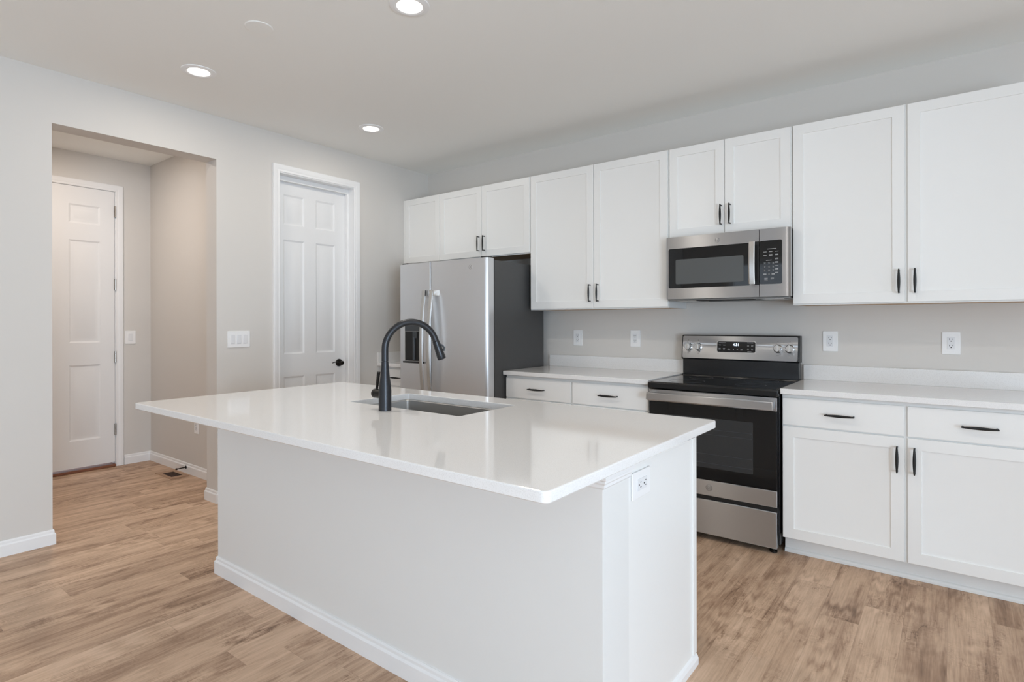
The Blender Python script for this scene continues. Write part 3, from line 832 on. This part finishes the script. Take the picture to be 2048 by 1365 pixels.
for x0, x1, z, h in ((2.880, 2.924, 1.136, .003), (2.880, 2.893, 1.121, .003), (2.909, 2.923, 1.121, .003), (2.880, 2.893, 1.099, .002), (2.880, 2.893, 1.093, .002), (2.908, 2.922, 1.099, .002), (2.911, 2.919, 1.093, .002),
                     (2.940, 2.953, 1.096, .002), (2.938, 2.955, 1.090, .002), (2.974, 2.979, 1.094, .004), (2.998, 3.006, 1.094, .002), (3.021, 3.034, 1.096, .002), (3.021, 3.034, 1.090, .002),
                     (3.063, 3.100, 1.138, .003), (3.063, 3.075, 1.124, .002), (3.063, 3.075, 1.118, .002), (3.088, 3.101, 1.124, .002), (3.088, 3.101, 1.118, .002), (3.063, 3.075, 1.099, .002), (3.063, 3.075, 1.093, .002),
                     (3.088, 3.101, 1.099, .002), (3.088, 3.101, 1.093, .002), (3.066, 3.090, 1.081, .002)):
    mb = MB(); con(mb, x0, x1, z - h / 2, z + h / 2, .0034, .0004, 1); mb.build('caption', MT['ink'], dsp)
for x in (2.672, 2.740, 3.250, 3.319):
    mb = MB(); o = o3(x, 1.105, .0015)
    mb.lathe([(.027, 0), (.027, .003), (.024, .005), (.0215, .020), (.019, .024), (0, .024)], o, nrm, 32); kb = mb.build('knob', MT['chrome'], bgc)
    mb = MB(); p = o + nrm * .024; w = .0045
    a = Vector((1, 0, 0)); q = [p - a * w - cup * .019, p + a * w - cup * .019, p + a * w + cup * .021, p - a * w + cup * .021]
    A = [mb.bm.verts.new(v) for v in q]; B = [mb.bm.verts.new(v + nrm * .008) for v in q]
    for i in range(4): mb.bm.faces.new((A[i], A[(i + 1) % 4], B[(i + 1) % 4], B[i]))
    mb.bm.faces.new(B); mb.bm.faces.new(A[::-1]); mb.build('grip', MT['satin'], kb)
    mb = MB()
    for k in range(9):
        an = math.radians(-50 + k * 35); c_ = (x + .036 * math.sin(an), 1.105 + .034 * math.cos(an))
        con(mb, c_[0] - .0022, c_[0] + .0022, c_[1] - .0008, c_[1] + .0008, .0018, .0003, 1)
    con(mb, x - .0022, x + .0022, 1.149, 1.153, .0018, .001, 2); con(mb, x - .007, x + .007, 1.0605, 1.0625, .0018, .0003, 1)
    mb.build('dial_marks', MT['inkdk'], cs)
# oven door
mb = MB(); mb.box(rx0 + .008, rx1 - .010, -.655, -.615, .262, .862, .004); od = mb.build('oven_door', MT['black'], rg)
mb = MB(); mb.box(rx0 + .006, rx1 - .008, -.660, -.650, .788, .862, .003); mb.build('door_top_band', MT['steel'], od)
mb = MB(); mb.box(rx0 + .006, rx1 - .008, -.660, -.650, .262, .352, .003); mb.build('door_bottom_band', MT['steel'], od)
mb = MB(); mb.box(rx0 + .008, rx1 - .010, -.6585, -.650, .353, .787, .001); og = mb.build('oven_glass', MT['ovengl'], od); og['label'] = 'black oven glass'
mb = MB(); rrect(mb, 2.745, 3.245, .425, .715, -.6590, .001, .006); ow = mb.build('oven_window', mat('oven_window_tint', srgb(52, 53, 54), .06, spec=.5), od)
mb = MB()
for z in (.452, .505, .620, .650): mb.box(2.750, 3.240, -.6595, -.6588, z - .0012, z + .0012)
mb.build('rack_lines', MT['key'], ow)
mb = MB(); mb.box(rx0 + .006, rx1 - .016, -.712, -.694, .798, .846, .006); mb.box(rx0 + .014, rx0 + .044, -.700, -.655, .802, .842, .003); mb.box(rx1 - .054, rx1 - .024, -.700, -.655, .802, .842, .003)
mb.build('handle', MT['steel'], od)
emblem(od, 3.000, .310, -.660, .021, MT['steel'], MT['inkdk'])
mb = MB(); mb.box(rx0 + .006, rx1 - .010, -.658, -.615, .035, .236, .004); sd = mb.build('storage_drawer', MT['steel'], rg)
mb = MB(); mb.box(rx0 + .008, rx1 - .006, -.652, -.615, .236, .262, .002); mb.build('drawer_grip_slot', MT['blackm'], rg)
for x in (rx0 + .05, rx1 - .04):
    for y in (-.60, -.12):
        mb = MB(); mb.cyl((x, y, 0), (x, y, .012), .020, 18); mb.cyl((x, y, .012), (x, y, .046), .009, 12); mb.build('foot', MT['bronze'], rg)

# ------------------------------------------------------------------ island
ix0, ix1, iyf, iyb = 1.149, 3.360, -2.604, -1.890
KW = -2.445   # back of the knee wall
isl = thing('kitchen_island', 'white kitchen island base with baseboard on the seating side', 'kitchen island', ((ix0 + ix1) / 2, -2.25, 0))
mb = MB(); mb.box(ix0, ix1 + .0008, iyf, KW, 0, CZ, .0015); mb.build('knee_wall', MT['cabside'], isl)
mb = MB()
mb.box(ix0 + .002, ix0 + .02, KW, iyb, 0, CZ); mb.box(ix1 - .018, ix1, KW, iyb, 0, CZ, .001)
mb.box(ix0 + .02, ix1 - .018, KW + .001, KW + .012, .09, CZ); mb.box(ix0 + .02, ix1 - .018, KW, iyb - .02, .09, .106)
mb.box(ix0 + .02, ix1 - .018, iyb - .020, iyb - .002, .09, .13); mb.box(ix0 + .02, ix1 - .018, iyb - .020, iyb - .002, .845, CZ)
mb.box(ix0 + .02, ix1 - .018, iyb - .090, iyb - .078, 0, .10)
mb.build('cabinet_body', MT['cab'], isl)
mb = MB(); mb.box(ix1, ix1 + .006, iyb - .034, iyb, .045, CZ, .001); mb.build('corner_stile', MT['cab'], isl)
# baseboard round the knee wall, small shoe along the cabinet end
mb = MB()
run_profile(mb, base_prof(), [(ix0, iyb), (ix0, iyf), (ix1 + .0008, iyf), (ix1 + .0008, KW)][::1])
mb.prism([(ix1, 0), (ix1 + .012, 0), (ix1 + .012, .024), (ix1 + .007, .036), (ix1, .042)], 'y', KW, iyb + .002)
mb.build('baseboard', MT['trim'], isl)
mb = MB()    # moulding under the top
tp = [(0, CZ), (.020, CZ), (.020, .848), (.014, .844), (.014, .838), (.009, .832), (.009, .824), (.003, .818), (0, .818)]
run_profile(mb, tp, [(ix0, KW), (ix0, iyf), (ix1 + .0008, iyf), (ix1 + .0008, KW)])
mb.build('top_moulding', MT['trim'], isl)
# doors on the working side
def door_py(x0, x1, z0, z1):
    mb = MB(); yf = iyb + .019; P = lambda u, v, d: (u, yf - d, v); pan = (x0 + .055, x1 - .055, z0 + .055, z1 - .055)
    panel_face(mb, P, {x0, x1, pan[0], pan[1]}, {z0, z1, pan[2], pan[3]}, [pan], [(0, 0), (.001, .006)])
    for q in (((x0, z0), (x1, z0)), ((x1, z0), (x1, z1)), ((x1, z1), (x0, z1)), ((x0, z1), (x0, z0))):
        mb.poly([P(*q[0], 0), P(*q[1], 0), P(*q[1], .019), P(*q[0], .019)])
    return mb.build('door', MT['cab'], isl)
w = (ix1 - ix0 - .02) / 4
for k in range(4):
    a = ix0 + .01 + k * w
    d = door_py(a + .002, a + w - .002, .105, .860)
    pull(d, (a + (w - .03 if k % 2 == 0 else .03), iyb + .019, .75), 'z', out=(0, 1, 0))
# quartz top with the sink cut-out
SX0, SX1, SY0, SY1 = 1.915, 2.606, -2.368, -2.003
it = MB(); rounded_slab(it, 1.158, 3.432, -2.984, -1.858, CZ + .001, CT, .020, hole=(SX0, SX1, SY0, SY1, .012), ease=.0035)
tag(it.build('island_countertop', MT['quartz']), 'large glossy white quartz top with sink cut-out on the island', 'countertop')
# undermount sink
sk = thing('sink', 'undermount stainless steel sink set in the island countertop', 'sink', ((SX0 + SX1) / 2, (SY0 + SY1) / 2, CZ - .22))
mb = MB()
def rl(x0, x1, y0, y1, r, z, sg=6):
    pts = []
    for cx, cy_, a0 in ((x1 - r, y1 - r, 0), (x0 + r, y1 - r, 90), (x0 + r, y0 + r, 180), (x1 - r, y0 + r, 270)):
        for i in range(sg + 1):
            a = math.radians(a0 + 90 * i / sg); pts.append((cx + r * math.cos(a), cy_ + r * math.sin(a), z))
    return [mb.bm.verts.new(p) for p in pts]
g = -.002
R = [rl(SX0 - .022, SX1 + .022, SY0 - .022, SY1 + .022, .03, CZ - .0015), rl(SX0 - .022, SX1 + .022, SY0 - .022, SY1 + .022, .03, CZ),
     rl(SX0 - g, SX1 + g, SY0 - g, SY1 + g, .022, CZ), rl(SX0 - g + .002, SX1 + g - .002, SY0 - g + .002, SY1 + g - .002, .022, CZ - .004),
     rl(SX0 + .006, SX1 - .006, SY0 + .006, SY1 - .006, .024, CZ - .185), rl(SX0 + .014, SX1 - .014, SY0 + .014, SY1 - .014, .022, CZ - .203), rl(SX0 + .035, SX1 - .035, SY0 + .035, SY1 - .035, .02, CZ - .210)]
for A, B in zip(R, R[1:]):
    for i in range(len(A)): mb.bm.faces.new((A[i], A[(i + 1) % len(A)], B[(i + 1) % len(A)], B[i]))
mb.bm.faces.new(R[-1]); mb.build('bowl', MT['bowl'], sk)
mb = MB(); mb.lathe([(0, 0), (.045, 0), (.045, .004), (.036, .004), (.030, -.002), (0, -.002)], ((SX0 + SX1) / 2, (SY0 + SY1) / 2 + .05, CZ - .2095), (0, 0, 1), 28); mb.build('drain', MT['chrome'], sk)

# ------------------------------------------------------------------ faucet
fx, fy = 2.256, -2.441
fc = thing('faucet', 'matte black gooseneck pull-down faucet on the island beside the sink', 'faucet', (fx, fy, CT))
mb = MB(); mb.lathe([(.0262, 0), (.0262, .004), (.0258, .006), (.0262, .08), (.0240, .105), (.0185, .150), (.0152, .190), (.0150, .202)], (fx, fy, CT), (0, 0, 1), 36); mb.build('body', MT['faucet'], fc)
phi = math.radians(24); dv = Vector((math.sin(phi), math.cos(phi), 0)); zc = 1.166; r_ = .114; base = Vector((fx, fy, 0))
pts = [base + Vector((0, 0, z)) for z in (CT + .2035, 1.13, 1.15)]
for i in range(31):
    a = math.radians(180 - i * (180 - 17) / 30); pts.append(base + dv * (r_ + r_ * math.cos(a)) + Vector((0, 0, zc + r_ * math.sin(a))))
side = dv.cross(Vector((0, 0, 1)))
mb = MB()
# sweep with a fixed side vector so that the tube does not twist
rings = []
for i, p in enumerate(pts):
    d = (pts[min(i + 1, len(pts) - 1)] - pts[max(i - 1, 0)]).normalized(); nn = side.cross(d).normalized()
    rings.append([mb.bm.verts.new(p + side * .0142 * math.cos(2 * PI * k / 24) + nn * .0142 * math.sin(2 * PI * k / 24)) for k in range(24)])
for A, B in zip(rings, rings[1:]):
    for k in range(24): mb.bm.faces.new((A[k], A[(k + 1) % 24], B[(k + 1) % 24], B[k]))
mb.bm.faces.new(rings[0][::-1]); mb.bm.faces.new(rings[-1])
mb.build('spout', MT['faucet'], fc)
hd = (pts[-1] - pts[-2]).normalized(); h0 = pts[-1] + hd * .0015
mb = MB(); mb.lathe([(.0140, 0), (.0150, .002), (.0165, .030), (.0185, .066), (.0188, .080), (.0175, .084), (.0, .082)], h0, hd, 28); hp = mb.build('spray_head', MT['faucet'], fc)
on = (dv - hd * dv.dot(hd)).normalized()
mb = MB(); q0 = h0 + hd * .018 + on * .015
mb.sweep([q0 - on * .004, q0 + hd * .010 + on * .006, q0 + hd * .024 + on * .012, q0 + hd * .036 + on * .004], [(-.007, -.003), (.007, -.003), (.007, .003), (-.007, .003)], upv=tuple(on)); mb.build('spray_button', MT['key'], hp)
mb = MB(); mb.cyl((fx - .018, fy, CT + .066), (fx - .050, fy, CT + .066), .0195, 28); mb.lathe([(.0185, 0), (.0195, .002), (.0195, .014), (.016, .019), (0, .020)], (fx - .052, fy, CT + .066), (-1, 0, 0), 28)
hb = mb.build('handle_hub', MT['bronze'], fc)
mb = MB(); mb.cyl((fx - .054, fy, CT + .080), (fx - .040, fy, CT + .158), .0058, 16, r2=.0072); mb.build('lever', MT['bronze'], fc)


# ------------------------------------------------------------------ electrical plates
def plate_frame(face, c):
    """returns P(u,v,d): u across, v up, d out of the wall"""
    c = Vector(c)
    if face == '-y': return lambda u, v, d: c + Vector((u, -d, v))
    return lambda u, v, d: c + Vector((d, u, v))


def pbox(mb, P, u0, u1, v0, v1, d0, d1, bev=.0):
    vs = [mb.bm.verts.new(P(u, v, d)) for d in (d0, d1) for u, v in ((u0, v0), (u1, v0), (u1, v1), (u0, v1))]
    for f in ((0, 3, 2, 1), (4, 5, 6, 7), (0, 1, 5, 4), (1, 2, 6, 5), (2, 3, 7, 6), (3, 0, 4, 7)): mb.bm.faces.new([vs[i] for i in f])
    if bev: mb._bev(vs, bev, 2)


def plate(parent, P, w, h): mb = MB(); pbox(mb, P, -w / 2, w / 2, -h / 2, h / 2, 0.0, .006, .0025); return mb.build('cover_plate', MT['plastic'], parent)


def outlet(name, label, face, c, w=.082, h=.125, horiz=False, group=None):
    t = thing(name, label, 'outlet', c, group); P0 = plate_frame(face, c); P = (lambda u, v, d: P0(v, u, d)) if horiz else P0
    plate(t, P, w, h)
    mb = MB(); pbox(mb, P, -.0175, .0175, -.034, .034, .004, .0085, .001); rc = mb.build('receptacle', MT['plastic2'], t)
    mb = MB()
    for s in (-1, 1):
        v = s * .0175 + .002
        pbox(mb, P, -.0085, -.0063, v - .001, v + .0075, .0083, .0088); pbox(mb, P, .0063, .0085, v, v + .0065, .0083, .0088)
        pbox(mb, P, -.0025, .0025, v - .0105, v - .0055, .0083, .0088)
    mb.build('socket_slots', MT['slot'], rc)
    return t


def switch(name, label, face, c, gangs, w, h=.118):
    t = thing(name, label, 'light switch', c); P = plate_frame(face, c); plate(t, P, w, h)
    for k in range(gangs):
        u = (k - (gangs - 1) / 2) * .046
        mb = MB(); pbox(mb, P, u - .0165, u + .0165, -.033, .033, .004, .0075, .001); pbox(mb, P, u - .0145, u + .0145, -.030, .030, .0070, .0095, .0015)
        mb.build('rocker', MT['plastic2'], t)
    return t


G = 'white outlets above the back countertops'
outlet('outlet', 'white duplex outlet on the back wall just right of the refrigerator', '-y', (1.722, 0, 1.149), group=G)
outlet('outlet', 'white duplex outlet on the back wall just left of the range', '-y', (2.226, 0, 1.151), group=G)
outlet('outlet', 'white duplex outlet on the back wall just right of the range', '-y', (3.529, 0, 1.156), group=G)
outlet('outlet', 'white duplex outlet on the back wall at the far right end', '-y', (4.121, 0, 1.156), group=G)
outlet('outlet', 'sideways white outlet high on the right end of the island', '+x', (ix1 + .0008, -2.367, .783), w=.082, h=.128, horiz=True)
outlet('outlet', 'white outlet low on the hall side wall', '-y', (-.858, HY, .415), w=.078, h=.12)
switch('light_switch', 'white three gang rocker switch between opening and pantry door', '+x', (0, -1.912, 1.158), 3, .165)
switch('light_switch', 'white single rocker switch on the hall wall beside the door', '+x', (HX, -1.997, 1.147), 1, .084)

# ------------------------------------------------------------------ small floor and wall items
vx0, vx1, vy0, vy1 = -1.235, -.925, -2.005, -1.862
fv = thing('floor_vent', 'wooden floor register with dark grille in the hall floor', 'vent', ((vx0 + vx1) / 2, (vy0 + vy1) / 2, 0))
mb = MB(); mb.box(vx0, vx1, vy0, vy0 + .028, 0.0, .004); mb.box(vx0, vx1, vy1 - .028, vy1, 0.0, .004)
mb.box(vx0, vx0 + .07, vy0 + .028, vy1 - .028, 0.0, .004); mb.box(vx1 - .06, vx1, vy0 + .028, vy1 - .028, 0.0, .004); mb.build('frame', MT['vent'], fv)
mb = MB(); mb.box(vx0 + .07, vx1 - .06, vy0 + .028, vy1 - .028, 0.0, .0015)
for k in range(7): mb.box(vx0 + .072 + k * .026, vx0 + .078 + k * .026, vy0 + .028, vy1 - .028, .0015, .0035)
mb.build('grille', MT['ventdk'], fv)
ds = MB(); ds.lathe([(0, 0), (.013, 0), (.013, .003), (.005, .006), (.0042, .060), (.0042, .068), (.007, .069), (.008, .080), (.005, .083), (0, .083)], (-1.033, HY - BT, .052), (0, -1, -.03), 18)
tag(ds.build('door_stop', MT['bronze']), 'dark rigid door stop on the hall baseboard above the floor register', 'door stop')

# ------------------------------------------------------------------ ceiling lights
ZC = 2.743
def ceiling_light(x, y, label, watts=4):
    t = thing('ceiling_light', label, 'ceiling light', (x, y, ZC), 'recessed ceiling lights')
    mb = MB(); mb.lathe([(.092, 0), (.091, .004), (.070, .008), (.060, .006), (.058, .002), (.058, 0)], (x, y, ZC), (0, 0, -1), 40); mb.build('trim_ring', MT['plastic'], t)
    mb = MB(); mb.lathe([(.058, .0025), (.045, .005), (0, .006)], (x, y, ZC), (0, 0, -1), 40); mb.build('lens', MT['lens'], t)
    l = bpy.data.lights.new('lamp', 'AREA'); l.shape = 'DISK'; l.size = .10; l.energy = watts; l.color = (1, .92, .82) if x > 0 else (1, .88, .78); l.spread = math.radians(180)
    o = bpy.data.objects.new('lamp', l); COL.objects.link(o); o.parent = t; o.location = (0, 0, -.012)
    return t
for x, y, lab in ((.654, -2.475, 'small round recessed light near the hall opening, at upper left'), (.657, -1.232, 'small round recessed light farthest back, nearest the pantry door'),
                  (2.141, -2.196, 'round recessed light cut off by the top edge of the picture, above the island'),
                  (3.63, -2.196, 'added unseen recessed light above the right end of the island'),  # extra lamp out of view, added to help light the kitchen
                  (-.95, -2.75, 'round recessed light in the hall ceiling')):
    ceiling_light(x, y, lab, 13 if x < 0 else 4 if x < 1 else 7.5 if x < 3 else 5)
cv = MB(); cv.lathe([(0, 0), (.066, 0), (.066, .002), (.062, .004), (0, .005)], (1.404, -2.518, ZC), (0, 0, -1), 40)
tag(cv.build('ceiling_cover', MT['ceil']), 'flat round white blank cover on the ceiling above the island', 'ceiling cover')
